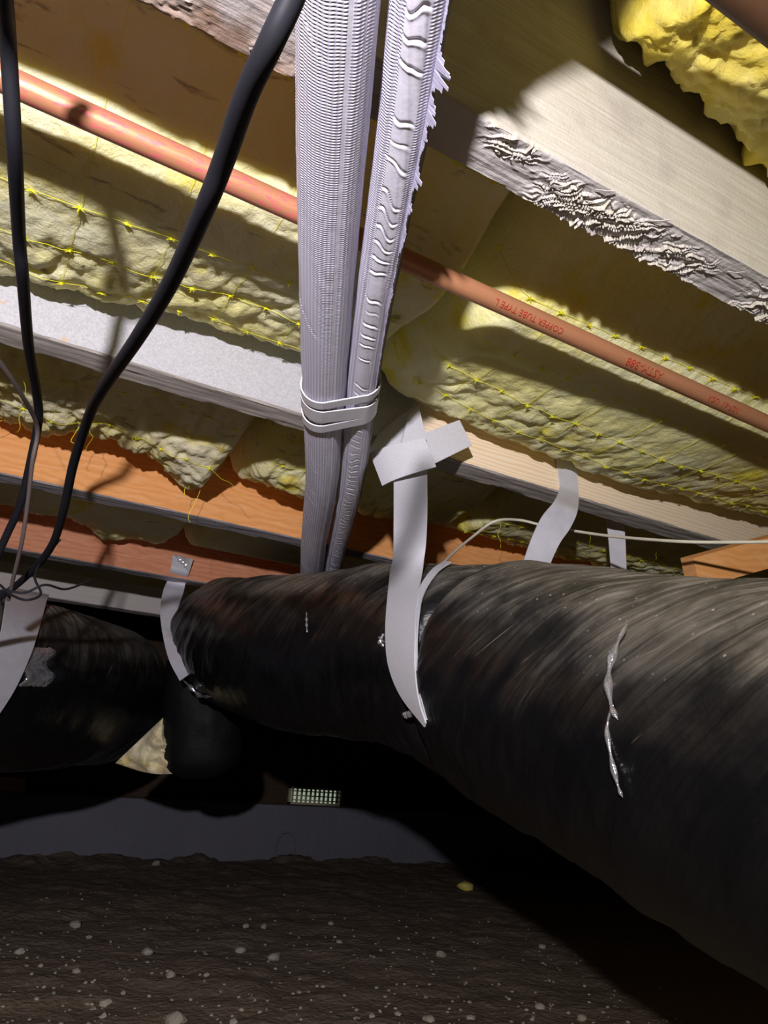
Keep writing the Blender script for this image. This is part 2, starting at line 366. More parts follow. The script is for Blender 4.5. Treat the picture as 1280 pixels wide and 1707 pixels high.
boxes('trim_1', [((X0, Y1-0.04, WT), (X1, Y1+0.10, WT+0.004)), ((X0, Y1, WT+0.004), (vx0, Y1+0.05, HT)), ((vx1, Y1, WT+0.004), (X1, Y1+0.05, HT)), ((vx0, Y1, vz1), (vx1, Y1+0.05, HT))], darkwood, kind='structure')
box('wall_left', (X0-0.1, Y0, -0.15), (X0, Y1+0.15, HT+0.02), conc, kind='structure')
box('wall_right', (X1, Y0, -0.15), (X1+0.1, Y1+0.15, HT+0.02), conc, kind='structure')
box('wall_front', (X0, Y0-0.1, -0.15), (X1, Y0, HT+0.02), conc, kind='structure')
vent = empty('foundation_vent', ((vx0+vx1)/2, Y1, vz0), 'small daylit screened vent in the dark back wall', 'vent')
fm = plain('aged_metal', (0.45, 0.42, 0.30), 0.6)
kid(boxes('vent_frame', [((vx0, Y1-0.012, vz0), (vx1, Y1+0.012, vz0+0.008)), ((vx0, Y1-0.012, vz1-0.008), (vx1, Y1+0.012, vz1)), ((vx0, Y1-0.012, vz0), (vx0+0.008, Y1+0.012, vz1)), ((vx1-0.008, Y1-0.012, vz0), (vx1, Y1+0.012, vz1))], fm), vent)
for k in range(1, 12):
    x = vx0 + (vx1-vx0)*k/12
    kid(box('vent_bar', (x-0.003, Y1-0.004, vz0+0.008), (x+0.003, Y1+0.004, vz1-0.008), fm), vent)
for k in range(1, 4):
    z = vz0 + (vz1-vz0)*k/4
    kid(box('vent_bar', (vx0+0.008, Y1-0.007, z-0.002), (vx1-0.008, Y1-0.004, z+0.002), fm), vent)

# ------------------------------------------------------------------ joists
def joist(name, Yn, mat, label, xr=(-1.0, 4.0), fine=(-0.25, 1.3), step=0.003, tear=None, hz=0.235, bot=HB, wid=0.036, warp=None, nv=15):
    xs = np.unique(np.round(np.r_[np.arange(xr[0], fine[0], 0.06), np.arange(fine[0], fine[1], step), np.arange(fine[1], xr[1]+0.01, 0.1)], 5))
    k1 = np.linspace(0, 1, 16)
    ring = [(Yn, bot+hz*(1-t)**1.6) for t in k1[:-1]] + [(Yn + wid*t, bot) for t in np.linspace(0, 1, nv)] + [(Yn+wid, bot+0.03), (Yn+wid, bot+0.1), (Yn+wid, bot+hz)]
    ring = np.array(ring); m = len(ring)
    Xg = xs[:, None]*np.ones(m); Yg = ring[None, :, 0] + 0*Xg; Zg = ring[None, :, 1] + 0*Xg
    under = (ring[:, 1] <= bot+1e-6)[None, :]
    d = 0.0006*fbm(Xg*25, Yg*240, Zg*80, 4)
    Zn = Zg + np.where(under, d, 0); Yn2 = Yg - np.where(~under & (Yg < Yn+0.001) & (Zg < bot+hz-0.001), 0, 0)
    cr = (np.abs(Yg-Yn) < 1e-6) & (Zg < bot+1e-6)
    Zn = Zn + np.where(cr, 0.0012+0.001*np.abs(fbm(Xg*30, 0, 3, 4)), 0)
    far = (np.abs(Yg-Yn-wid) < 1e-6) & (Zg < bot+1e-6)
    Zn = Zn + np.where(far, 0.002*np.maximum(0, fbm(Xg*40, 0, 8, 4)), 0); Yn2 = Yn2 + np.where(far, 0.0012*fbm(Xg*45, 2, 8, 3), 0)
    if tear is not None: Zn = Zn + np.where(under, tear(Xg, (Yg-Yn)/wid), 0)
    if warp is not None: Zn = Zn + warp(Xg)*np.clip((HT-Zg)/hz, 0, 1)
    V = np.stack([Xg, Yn2, Zn], -1)
    Fc = grid_faces(len(xs), m, True).tolist(); n = len(xs)
    Fc += [list(range(m-1, -1, -1)), [(n-1)*m+i for i in range(m)]]; Fc = [f[::-1] for f in Fc]
    return mesh(name, V.reshape(-1, 3), Fc, mat, None, True, None, 35, label=label, category='joist', group='floor joists overhead')
def tearA(X, v):
    """torn fibres: layered oblique ridges in patches"""
    pr = np.clip((X-0.24)/0.03, 0, 1)*np.clip((0.42-X)/0.05, 0, 1)*np.clip((v-0.25)*4+0.6, 0, 1)
    pr = np.maximum(pr, np.clip((X-0.44)/0.03, 0, 1)*np.clip((0.62-X)/0.05, 0, 1)*np.clip((v-0.1)*5, 0, 1))
    pr = np.maximum(pr, 0.7*np.clip((0.245-X)/0.02, 0, 1)*np.clip((X-0.19)/0.02, 0, 1)*np.clip((0.6-v)*3, 0, 1))
    pl = np.clip((0.16-X)/0.04, 0, 1)*np.clip((fbm(X*40, v*2, 2, 3))*3, 0, 1)
    q = X*170 + v*7 + 2.2*fbm(X*45, v*2.5, 1, 3)
    f = q - np.floor(q); edge = vnoise(np.floor(q), v*4.0 + X*30, 7)
    rid = (1-f)**1.5*np.clip(edge*2.2+0.6, 0, 1)
    return -(0.0042*rid*pr) - 0.0022*pl*np.abs(fbm(X*90, v*4, 4, 3)) - 0.0005*fbm(X*180, v*5, 9, 3)*(0.3+pr)
yA, yB, yC, yD = 0.2638, 0.6698, 1.0758, 1.4818
woodC = edge_wood('orange_lumber_grey_edge', ((0.82, 0.39, 0.14), (0.72, 0.31, 0.09), (0.88, 0.52, 0.25)))
woodD = edge_wood('reddish_lumber_grey_edge', ((0.66, 0.28, 0.15), (0.54, 0.21, 0.10), (0.74, 0.38, 0.24)))
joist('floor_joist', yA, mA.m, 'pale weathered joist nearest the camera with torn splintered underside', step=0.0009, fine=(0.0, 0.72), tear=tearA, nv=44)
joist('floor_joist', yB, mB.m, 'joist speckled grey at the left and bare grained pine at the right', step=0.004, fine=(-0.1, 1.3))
joist('floor_joist', yC, woodC, 'orange joist behind the lumpy insulation, second from the ducts', step=0.006, fine=(-0.1, 1.0))
joist('floor_joist', yD, woodD, 'reddish brown joist just above the left end of the main duct', step=0.008, fine=(-0.1, 1.0))
joist('floor_joist', yD+0.406, greyedge.m, 'pale grey joist low behind the ducts, farthest in view', step=0.02, fine=(-0.1, 1.4))
# splinters hanging from joist A
spa = Acc(); rs = random.Random(4)
for k in range(16):
    X = rs.choice([rs.uniform(0.24, 0.42), rs.uniform(0.25, 0.40), rs.uniform(0.45, 0.60), rs.uniform(0.04, 0.16)]); v = rs.uniform(0.15, 1.0)
    a = np.array([X, yA + 0.036*v, HB-0.0008]); L = rs.uniform(0.006, 0.018); ang = rs.uniform(0.5, 0.9)
    dirv = np.array([math.cos(ang), -math.sin(ang), 0]); s = np.array([-dirv[1], dirv[0], 0])*rs.uniform(0.0004, 0.001)
    e = a + dirv*L + np.array([0, 0, -rs.uniform(0.001, 0.004)]); mid = (a+e)/2 + np.array([0, 0, -0.0012])
    up = np.array([0, 0, 0.0005])
    V = [a-s, a+s, mid-s*1.1, mid+s*1.0, e-s*0.2, e+s*0.2]; V = V + [p+up for p in V]
    spa.add(np.array(V), [[0,2,3,1],[2,4,5,3],[7,9,8,6],[9,11,10,8],[0,6,8,2],[2,8,10,4],[1,3,9,7],[3,5,11,9],[0,1,7,6],[4,10,11,5]])
jA = [o for o in bpy.data.objects if o.name == 'floor_joist'][0]
spa.build('splinter', greyedge.m, jA, False, kind='stuff')

# ------------------------------------------------------------------ insulation batts
def batt(xr, ya, yb, prof, mat, label, seed=0, amp=0.012, cell=28.0, step=0.0028, rows=(), knot=0.034, zoff=None, ends=(0.02, 0.02), loose=0, group='fibreglass batts between the joists', m=150, lump=(1.0, 1.0)):
    """prof: list of (fraction across the bay, height above joist underside)"""
    xs = np.arange(xr[0], xr[1], step); n = len(xs)
    pf = np.array([(0.0, 0.22)] + list(prof) + [(1.0, 0.22)], float); pf[:, 0] = ya + (yb-ya)*pf[:, 0]
    c = catmull(pf, 400); s = np.r_[0, np.cumsum(np.linalg.norm(np.diff(c, axis=0), axis=1))]
    ss = np.linspace(0, s[-1], m); py = np.interp(ss, s, c[:, 0]); pz = np.interp(ss, s, c[:, 1])
    ty = np.gradient(py); tz = np.gradient(pz); L = np.hypot(ty, tz); ny, nz = tz/L, -ty/L
    Xg = xs[:, None] + 0*py[None]; S = ss[None]+0*Xg
    wx = Xg + 0.010*fbm(Xg*30, S*30, seed, 3); ws = S + 0.010*fbm(Xg*30, S*30, seed+5, 3)
    f1, f2 = worley(wx*cell*lump[0], ws*cell*0.9*lump[1], seed)
    g1, g2 = worley(wx*cell*2.3, ws*cell*2.1, seed+3)
    sa = fbm(Xg*20 + 2*fbm(Xg*9, S*9, seed+2, 2), S*24, seed+8, 5, 0.6); tf = 1-np.abs(fbm(Xg*46, S*20 + 2.5*Xg*9, seed+4, 4, 0.6))
    msk = np.clip(0.35+1.3*fbm(Xg*6, S*6, seed+6, 2), 0.1, 1.0)
    d = amp*(msk*(0.8*np.clip(f2-f1, 0, 0.6)**0.7 - 0.3) + 0.22*np.clip(g2-g1, 0, 0.5)**0.7*msk + 0.20*sa + 0.16*(tf-0.7))*(0.55+0.9*np.clip((S/ss[-1]-0.5)*4, 0, 1)) + 0.25*amp*fbm(Xg*8, S*8, seed, 2)
    env = np.clip(np.minimum(S/0.05, (ss[-1]-S)/0.05), 0, 1); d = d*env
    e0 = np.clip((Xg-xr[0])/ends[0], 0, 1) if ends[0] else 1; e1 = np.clip((xr[1]-Xg)/ends[1], 0, 1) if ends[1] else 1
    rnd = np.sqrt(np.clip(1-(1-e0)**2, 0, 1))*np.sqrt(np.clip(1-(1-e1)**2, 0, 1))
    Z = pz[None] + nz[None]*d
    if zoff is not None: Z = Z + zoff(Xg, (py[None]-ya)/(yb-ya))*env
    Z = 0.20 + (Z-0.20)*(0.25+0.75*rnd); Y = py[None] + ny[None]*d
    Y = np.clip(Y, ya+0.0012, yb-0.0012); Z = np.minimum(Z, 0.229)
    V = np.stack([Xg, Y, Z+HB], -1)
    Fc = [f[::-1] for f in grid_faces(n, m, True).tolist()] + [list(range(m)), [(n-1)*m+i for i in range(m-1, -1, -1)]]
    o = mesh('insulation_batt', V.reshape(-1, 3), Fc, mat, None, True, None, None, label=label, category='insulation', group=group)
    if rows:
        a = Acc(); kn = []; jn = []
        for q in rows:
            j = int(np.argmin(np.abs(py-(ya+(yb-ya)*q)) + (pz > 0.12)*1.0)); jn.append(j)
            P = V[:, j].copy(); ker = np.ones(9)/9
            for c_ in (1, 2): P[:, c_] = np.convolve(np.pad(P[:, c_], 4, 'edge'), ker, 'valid')
            P[:, 2] = np.minimum(P[:, 2], V[:, j, 2]) - 0.0012; P[:, 1] -= 0.0008
            a.tube(P[2:-2:4], 0.00023, 4)
            st = max(1, int(knot/step)); kn.append((P, np.arange(3+int(seed) % 5, n-3, st)))
        for P, idx in kn:
            for i in idx:
                c0 = P[i] - np.array([0, 0.0004, 0.0006]); kr = random.uniform(0.0011, 0.0018)
                a.add([c0+np.array(v_)*kr for v_ in ((1.6,0,0),(-1.6,0,0),(0,1,0),(0,-1,0),(0,0,1),(0,0,-1))], [[0,2,4],[2,1,4],[1,3,4],[3,0,4],[2,0,5],[1,2,5],[3,1,5],[0,3,5]])
                for k in range(6):
                    t = random.uniform(0, 6.28); v = np.array([math.cos(t), math.sin(t)*0.8, -0.25]); v /= np.linalg.norm(v)
                    ln = random.uniform(0.003, 0.0062)
                    sd = np.cross(v, [0, 0, 1]); sd /= np.linalg.norm(sd); sd *= 0.0012
                    z = np.array([0, 0, 0.0008])
                    a.add([c0-sd, c0+sd, c0+v*ln, c0-z, c0+z], [[0, 1, 2], [0, 2, 3], [1, 3, 2], [0, 4, 2][::-1], [1, 4, 2]])
        j0, j1 = min(jn), max(jn)
        for i in kn[0][1][::2]:
            P = V[i, j0:j1+1].copy(); P[:, 2] -= 0.0012
            if len(P) > 4: a.tube(P[::3], 0.00022, 3)
        for k in range(loose):
            i = random.randrange(4, n-4); j = random.choice(jn); c0 = V[i, j]; P = [c0]
            dv = np.array([random.uniform(-1, 1), random.uniform(-0.6, 0.2), random.uniform(-1, 0)])*0.010
            for _ in range(5): P.append(P[-1]+dv+np.array([random.uniform(-1, 1) for _ in range(3)])*0.006)
            a.tube(catmull(P, 15), 0.0003, 3)
        a.build('netting', netm, o)
    return o
random.seed(3)
gapAB = (yA+0.036, yB)
def prof_line(zc): return [(0.03, 0.12), (0.10, 0.082), (0.23, 0.062), (0.33, 0.039), (0.42, 0.027), (0.55, 0.024), (0.72, 0.026), (0.84, 0.030), (0.92, 0.038), (0.965, 0.065), (0.985, 0.12)]
def zoffAB(X, q):
    tgt = interp(X, [-0.05, 0.05, 0.24, 0.33, 0.485, 0.684, 1.04], [0.0, 0.008, 0.016, 0.016, -0.004, -0.014, 0.008])
    return tgt*np.clip((q-0.35)/0.4, 0, 1)
batt((-0.35, 0.300), *gapAB, prof_line(0), ins_yellow, 'stained cream-yellow insulation batt left of the white wrapped pipes, behind the copper pipe', seed=1, amp=0.0125, rows=(0.16, 0.34, 0.55, 0.72, 0.86), zoff=zoffAB, lump=(0.9, 1.0))
batt((0.306, 1.9), *gapAB, prof_line(0), ins_clean, 'clean cream-yellow insulation batt right of the white pipes, above the bare pine joist', seed=2, amp=0.0095, cell=24, rows=(0.14, 0.32, 0.50, 0.66, 0.82), zoff=zoffAB, ends=(0.05, 0.02))
gapBC = (yB+0.036, yC)
profBC = [(0.03, 0.13), (0.10, 0.085), (0.25, 0.056), (0.45, 0.040), (0.62, 0.033), (0.76, 0.046), (0.88, 0.064), (0.95, 0.10), (0.985, 0.15)]
def zoffBC(X, q):
    t = interp(X, [-0.1, 0.0, 0.08, 0.16, 0.22, 0.25, 0.30], [0.0, -0.004, 0.004, -0.004, -0.034, -0.02, 0.0])
    return t*np.clip((q-0.5)/0.35, 0, 1) + 0.012*fbm(X*9, 0, 4, 3)*q
batt((-0.4, 0.262), *gapBC, profBC, ins_dull, 'torn lumpy insulation batt hanging over the orange joist, left of the white pipes', seed=4, amp=0.030, cell=24, rows=(0.35, 0.60, 0.80), zoff=zoffBC, ends=(0.02, 0.035), loose=26)
batt((0.272, 0.64), *gapBC, profBC, ins_yellow, 'short insulation batt directly behind the white wrapped pipes', seed=5, amp=0.020, rows=(0.5, 0.8), ends=(0.03, 0.02))
batt((0.65, 1.9), *gapBC, [(q, z+0.002) for q, z in profBC], ins_yellow, 'shaded insulation batt under the bare pine joist, right of the knotted strap', seed=6, amp=0.014, rows=(0.3, 0.5, 0.7, 0.85), loose=14, step=0.005)
gapCD = (yC+0.036, yD)
def zoffCD(X, q): return (interp(X, [0.1, 0.15, 0.2, 0.26, 0.29], [0, -0.026, -0.030, -0.03, 0])*np.clip((q-0.6)/0.3, 0, 1)) + 0.008*fbm(X*12, 0, 9, 3)*q
batt((-0.35, 0.30), *gapCD, [(q, z+0.012) for q, z in profBC], ins_dull, 'ragged insulation batt above the reddish joist, left of its gap', seed=7, amp=0.028, rows=(), zoff=zoffCD, step=0.005)
batt((0.31, 1.9), *gapCD, [(q, z+0.004) for q, z in profBC], ins_dull, 'flat faced insulation batt above the main duct', seed=8, amp=0.006, rows=(), step=0.006)
batt((-0.3, 2.2), yD+0.036, yD+0.406, profBC, ins_dull, 'dark insulation batt between the two farthest joists', seed=9, amp=0.01, step=0.01, m=70)
gapZ = (yA-0.406+0.036, yA)
def zoffZ(X, q):
    return interp(X, [0.2, 0.30, 0.36, 0.42, 0.46, 0.6], [0.004, 0.000, -0.002, -0.008, -0.016, -0.01])*np.clip((q-0.5)*2, 0, 1)
batt((0.285, 1.5), *gapZ, [(0.03, 0.18), (0.15, 0.14), (0.35, 0.12), (0.6, 0.110), (0.8, 0.098), (0.90, 0.096), (0.955, 0.105), (0.985, 0.15)], ins_bright, 'bright yellow insulation batt at the top right corner, nearest the camera', seed=10, amp=0.034, cell=20, step=0.003, rows=(0.45, 0.72), knot=0.05, zoff=zoffZ)

# ------------------------------------------------------------------ copper pipes
def pipe(name, p, q, r, mat, label, cat='pipe'):
    P = np.linspace(p, q, 60); return tube(name, P, r, mat, None, 28, label=label, category=cat)
pz_ = HB + 0.002
pa = Pz(300, 264, pz_); pb = Pz(1150, 648, pz_); dv = (pb-pa)/np.linalg.norm(pb-pa)
P0, P1 = pa - dv*0.6, pb + dv*1.4
cp = pipe('copper_pipe', P0, P1, 0.0082, copper, 'long copper pipe with red print crossing the picture under the insulation')
ring = M('dark_band', 0.6).m
# printed lettering wrapped on the pipe (rotated as in the photograph)
def pipe_text(txt, px, py, size, flip=True):
    cu = bpy.data.curves.new('t', 'FONT'); cu.body = txt; cu.size = size; cu.align_x = 'CENTER'; cu.align_y = 'CENTER'; cu.resolution_u = 2
    to = bpy.data.objects.new('t', cu); scn.collection.objects.link(to); bpy.context.view_layer.update()
    me = bpy.data.meshes.new_from_object(to.evaluated_get(bpy.context.evaluated_depsgraph_get())); scn.collection.objects.unlink(to); bpy.data.objects.remove(to)
    c0 = Pz(px, py, pz_); c0 = P0 + dv*np.dot(c0-P0, dv)
    fw = CAM - c0; fw -= dv*np.dot(fw, dv); fw /= np.linalg.norm(fw); sd = np.cross(fw, dv)   # sd: screen-vertical
    if sd @ U_ < 0: sd = -sd
    co = np.empty(len(me.vertices)*3); me.vertices.foreach_get('co', co); co = co.reshape(-1, 3)
    if flip: co[:, :2] *= -1
    r = 0.0087; a = co[:, 1]/r
    W = c0 + dv*co[:, :1] + r*(np.cos(a)[:, None]*fw + np.sin(a)[:, None]*sd)
    me.vertices.foreach_set('co', W.ravel()); me.materials.clear(); me.materials.append(redink); me.update(); me.name = 'printed_lettering'
    o = bpy.data.objects.new('printed_lettering', me); return link(o, cp)
pipe_text('ASTM-B88', 1060, 613, 0.0105)
pipe_text('COPPER TUBE TYPE L', 870, 528, 0.0075)
pipe_text('NSF-61  USA', 1190, 672, 0.0085)
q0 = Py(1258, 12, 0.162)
pipe('copper_pipe', q0 + np.array([-0.5, 0.0, 0]), q0 + np.array([1.2, 0.0, 0]), 0.0108, copper_shade, 'shade-darkened copper pipe cutting the top right corner below the bright insulation')

# ------------------------------------------------------------------ wrapped line set
zl = CZ + 0.332
ls = empty('wrapped_pipe_pair', Pz(545, 500, zl), 'pair of pipes wrapped in white woven tape hanging in the centre', 'pipes')
def pxpath(L, z, n=500): return catmull([Pz(x, y, z) if not isinstance(z, (list, np.ndarray)) else Pz(x, y, z[i]) for i, (x, y) in enumerate(L)], n)
Lp = [(565, 0), (556, 200), (550, 350), (545, 500), (541, 650), (537, 800), (524, 902), (520, 950), (519, 962)]
Rp = [(701, 0), (674, 200), (649, 350), (624, 500), (603, 650), (587, 800), (565, 902), (555, 950), (553, 962)]
def pxback(L, z, n):
    Q = [Pz(x, y, z + 0.012*max(0, min(1, (y-800)/150))) for x, y in L]; d = Q[0]-Pz(*L[1], z); d /= np.linalg.norm(d)
    return catmull([Q[0]+d*0.36, Q[0]+d*0.18] + Q, n)
PL = pxback(Lp, zl, 1500); PR = pxback(Rp, zl + 0.001, 1500)
def sst(x, a, b): t = np.clip((x-a)/(b-a), 0, 1); return t*t*(3-2*t)
def dispL(th, s):
    tt = th % (2*np.pi)
    w = fbm(tt*1.2, s*22 + tt*3, 2, 3)*0.0005
    q = s*30 - DIR*0.9*tt + 0.15*vnoise(s*12, tt*1.2, 5); f = q-np.floor(q)
    on = sst(vnoise(np.floor(q)*1.7, 0.5, 9), -0.1, 0.3)*sst(np.cos(tt-THL), 0.75, 0.95)
    cr = -0.0007*np.exp(-((f-0.3)/0.03)**2)*on + 0.0005*np.exp(-((f-0.40)/0.05)**2)*on
    seam = 0.0008*sst(np.sin(tt*3+0.8), 0.50, 0.60)
    return w + cr + seam
def dispR(th, s):
    tt = (th % (2*np.pi))
    w = fbm(tt*1.2, s*25 + tt*3, 7, 3)*0.0005
    q = s*72 + 0.5*vnoise(s*26, tt*2, 5) + tt*0.5; f = q-np.floor(q)
    on = sst(vnoise(np.floor(q)*1.3, 0.2, 3), -0.5, 0.1)*np.exp(-((tt-BND)/0.42)**4)
    cr = (-0.0011*np.exp(-((f-0.3)/0.06)**2) + 0.0005*np.exp(-((f-0.45)/0.08)**2))*on
    seam = 0.0007*(sst(tt, BND+0.50, BND+0.53) - sst(tt, BND+0.95, BND+1.0)) - 0.0006*np.exp(-((tt-BND-0.51)/0.05)**2)
    return w + cr + seam
def camtheta(P):             # angle of the ring that faces the camera, midway along
    T, N, B = frames(P); i = len(P)//2; v = CAM-P[i]; return math.atan2(v@B[i], v@N[i]) % (2*math.pi), (1 if (B[i]@R_)*(-1) > 0 else -1)
THc, _s = camtheta(PL); THr, _s2 = camtheta(PR)
T_, N_, B_ = frames(PR); i_ = len(PR)//2
_d = -N_[i_]*math.sin(THr) + B_[i_]*math.cos(THr); DIR = 1 if _d@R_ > 0 else -1       # +theta goes to picture right?
THL = THc - DIR*0.9; BND = (THr - DIR*0.05) % (2*math.pi)
def urange(c, a, b):
    lo, hi = sorted(((c+DIR*a)/(2*math.pi), (c+DIR*b)/(2*math.pi))); return (lo, hi)
mtL = finish_tape(*t1, sorted([urange(THc, 0.22, 0.34), urange(THc, 0.66, 0.70), urange(THc, 0.95, 1.02)]))
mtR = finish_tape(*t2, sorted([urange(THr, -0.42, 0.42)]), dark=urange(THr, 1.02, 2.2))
kid(tube('wrapped_pipe', PL, 0.0192, mtL, None, 96, (0, 0, 1), dispL), ls)
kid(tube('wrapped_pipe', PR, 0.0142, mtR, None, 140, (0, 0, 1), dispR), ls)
# frayed tape edge on the narrow pipe's far side
fr = Acc(); T, N, B = frames(PR); fw = None
sgn = 1.0 if (B[len(B)//2] @ R_) > 0 else -1.0
fs = 0.0; rr = random.Random(9)
sl = np.r_[0, np.cumsum(np.linalg.norm(np.diff(PR, axis=0), axis=1))]
tears = [(0.25, 0.012, 0.010), (0.268, 0.015, 0.013), (0.288, 0.005, 0.008), (0.385, 0.012, 0.010), (0.408, 0.008, 0.010), (0.425, 0.004, 0.012), (0.452, 0.007, 0.010), (0.475, 0.005, 0.006), (0.50, 0.004, 0.02), (0.56, 0.003, 0.015)]
s0 = 0.22
while s0 < 0.70:
    i = min(int(np.searchsorted(sl, s0)), len(PR)-2)
    h = 0.0006 + 0.0010*rr.random()
    for (c_, hh_, ww_) in tears:
        h = max(h, hh_*max(0, 1-abs(s0-c_)/ww_)**0.7*rr.uniform(0.7, 1.0))
    fa_ = THr + DIR*(0.95 + 0.15*math.sin(s0*9)); out = N[i]*math.cos(fa_) + B[i]*math.sin(fa_); base = PR[i] + out*0.0141
    t = T[i]*0.0011; tip = base + out*h + T[i]*0.3*h*rr.uniform(-1, 0.6) - N[i]*rr.uniform(0, 0.4)*h; th_ = N[i]*0.0003
    a_, b_ = base-t*1.6, base+t*1.6; c1, d1 = tip+t*rr.uniform(0.5, 2.2), tip-t*rr.uniform(0.2, 1.4)
    fr.add([a_-th_, b_-th_, c1-th_, d1-th_, a_+th_, b_+th_, c1+th_, d1+th_], [[0,1,2,3],[7,6,5,4],[0,4,5,1],[1,5,6,2],[2,6,7,3],[3,7,4,0]])
    s0 += 0.0022
kid(fr.build('frayed_edge', mtR, None, False), ls)
# tie band round both
def ringband(center_i, tilt, wdt):
    cL, cR = PL[center_i], PR[center_i]; Tn = (T[center_i]); side = (cR-cL); side -= Tn*(side@Tn); g_ = np.linalg.norm(side); side /= g_; nn_ = np.cross(Tn, side)
    rL, rR = 0.0212, 0.0158; pts = []
    for a in np.linspace(math.pi/2, 3*math.pi/2, 14): pts.append(cL + rL*(math.cos(a)*side + math.sin(a)*nn_))
    for a in np.linspace(-math.pi/2, math.pi/2, 14): pts.append(cL + side*g_ + rR*(math.cos(a)*side + math.sin(a)*nn_))
    pts.append(pts[0]); pts = catmull(pts, 90)
    pts = pts + Tn*(tilt*((pts-cL)@side)[:, None]); W = np.repeat((Tn*wdt)[None], len(pts), 0)
    return pts, W
ci = int(np.argmin(np.linalg.norm(PL - Pz(541, 655, zl), axis=1)))
for (dc, tilt, wd) in ((-13, -0.22, 0.0058), (6, -0.10, 0.0105), (25, -0.28, 0.0066)):
    pts, W = ringband(ci+dc, tilt, wd); kid(ribbon('tie_band', pts, W, bandm, 0.0012), ls)
kid(tube('end_cap', PL[-50:], 0.0196, plain('dark_rubber_foam', (0.04, 0.04, 0.045), 0.7), None, 32), ls)

# ------------------------------------------------------------------ ducts
DR = 0.12
st_ = [(372, 1064, 1.50), (420, 1074, 1.34), (500, 1085, 1.16), (600, 1087, 1.055), (690, 1090, 0.97), (790, 1115, 0.85), (900, 1150, 0.735), (1080, 1212, 0.60), (1280, 1275, 0.485), (1560, 1360, 0.39)]
_e = Pd(*st_[-1]); DP = catmull([Pd(*s) for s in st_] + [_e + np.array([0.0, -0.13, -0.025]), _e + np.array([0.02, -0.35, -0.04]), _e + np.array([0.06, -0.75, -0.04])], 960); DS = np.r_[0, np.cumsum(np.linalg.norm(np.diff(DP, axis=0), axis=1))]
def projx(P): d = P-CAM; return 640 + FPX*(d@R_)/(d@F_)
dpx = projx(DP); s_pinch = np.interp(845, dpx[:600], DS[:600])
def duct_disp(th, s):
    L = DS[-1]
    end = np.clip(s/0.045, 0, 1); rnd = (np.sqrt(1-(1-end)**2) - 1)*0.6
    pin = -0.020*np.exp(-((s-s_pinch)/0.012)**2) + 0.005*np.clip((s-s_pinch)/0.03, 0, 1)*np.clip(1-(s-s_pinch-0.1)/0.25, 0, 1)
    return DR*rnd*0.9 + pin + 0.0035*fbm(th*1.3, s*7, 2, 3) + 0.0016*fbm(th*3 + s*20, s*26, 5, 3)
duct = empty('flexible_duct', DP[350], 'large dusty black wrapped duct running from centre to the right edge', 'duct')
kid(tube('duct_sleeve', DP, DR, film, None, 120, (0, 0, 1), duct_disp), duct)
def duct_hit(x, y, off=0.0, DPx=None, Rr=None):
    DPx = DP if DPx is None else DPx; Rr = DR if Rr is None else Rr
    d = ray(x, y)
    best = (9, 1.0)
    for t in np.arange(0.25, 1.7, 0.002):
        q = np.min(np.linalg.norm(DPx[::3] - (CAM+d*t), axis=1)) 
        if q < Rr+off: return t
        if q < best[0]: best = (q, t)
    return best[1]
def ridge(pts, rad, mat=crink, off=0.0035):
    P = []
    for x, y in pts:
        t = duct_hit(x, y, off)
        if t: P.append(Pd(x, y, t))
    P = catmull(P, 40); k = np.linspace(0, 1, len(P)); rr_ = rad*np.sqrt(np.clip(np.sin(k*np.pi), 0.02, 1))*(0.7+0.3*np.sin(k*23))
    kid(tube('film_crease', P, rr_, mat, None, 8), duct)
ridge([(1045, 1040), (1030, 1070), (1018, 1105), (1014, 1140), (1020, 1180), (1030, 1200)], 0.0035)
ridge([(1022, 1175), (1012, 1210), (1018, 1260), (1030, 1310), (1038, 1330)], 0.0022)
ridge([(511, 1020), (511, 1038), (512, 1055)], 0.0022)
ridge([(640, 1056), (634, 1068), (640, 1078)], 0.004)
ridge([(690, 1185), (680, 1192), (672, 1190)], 0.004)
ridge([(700, 1130), (708, 1150), (714, 1165)], 0.0025)
ridge([(300, 1128), (318, 1146), (334, 1160), (352, 1161)], 0.005)

# left duct
L_st = [(-160, 1115, 1.08), (0, 1138, 1.27), (90, 1146, 1.42), (150, 1152, 1.58), (188, 1156, 1.74)]
LP = catmull([Pd(*s) for s in L_st], 260); LS = np.r_[0, np.cumsum(np.linalg.norm(np.diff(LP, axis=0), axis=1))]
def ldisp(th, s):
    e = np.clip((LS[-1]-s)/0.10, 0, 1); return 0.148*(np.sqrt(1-(1-e)**2)-1)*0.75 + 0.004*fbm(th*1.4, s*9, 3, 4)
ld = empty('flexible_duct', LP[120], 'smaller black wrapped duct at the left edge under the cables', 'duct')
kid(tube('duct_sleeve', LP, 0.148, film, None, 90, (0, 0, 1), ldisp), ld)
# crinkled film patch on it
pt = []
for i in range(14):
    for j in range(12):
        x = 34 + 52*(i/13) + 9*math.sin(j); y = 1078 + 70*(j/11)
        t = duct_hit(x, y, 0.0015, LP, 0.148) or 0.9
        e = min(i, 13-i, j, 11-j)
        t -= 0.0035*abs(float(fbm(i*0.55, j*0.5, 3, 3)))*min(e, 2)
        pt.append(Pd(x, y, t + (0.006 if e == 0 else 0)))
kid(mesh('crinkled_patch', pt, grid_faces(14, 12), crink), ld)
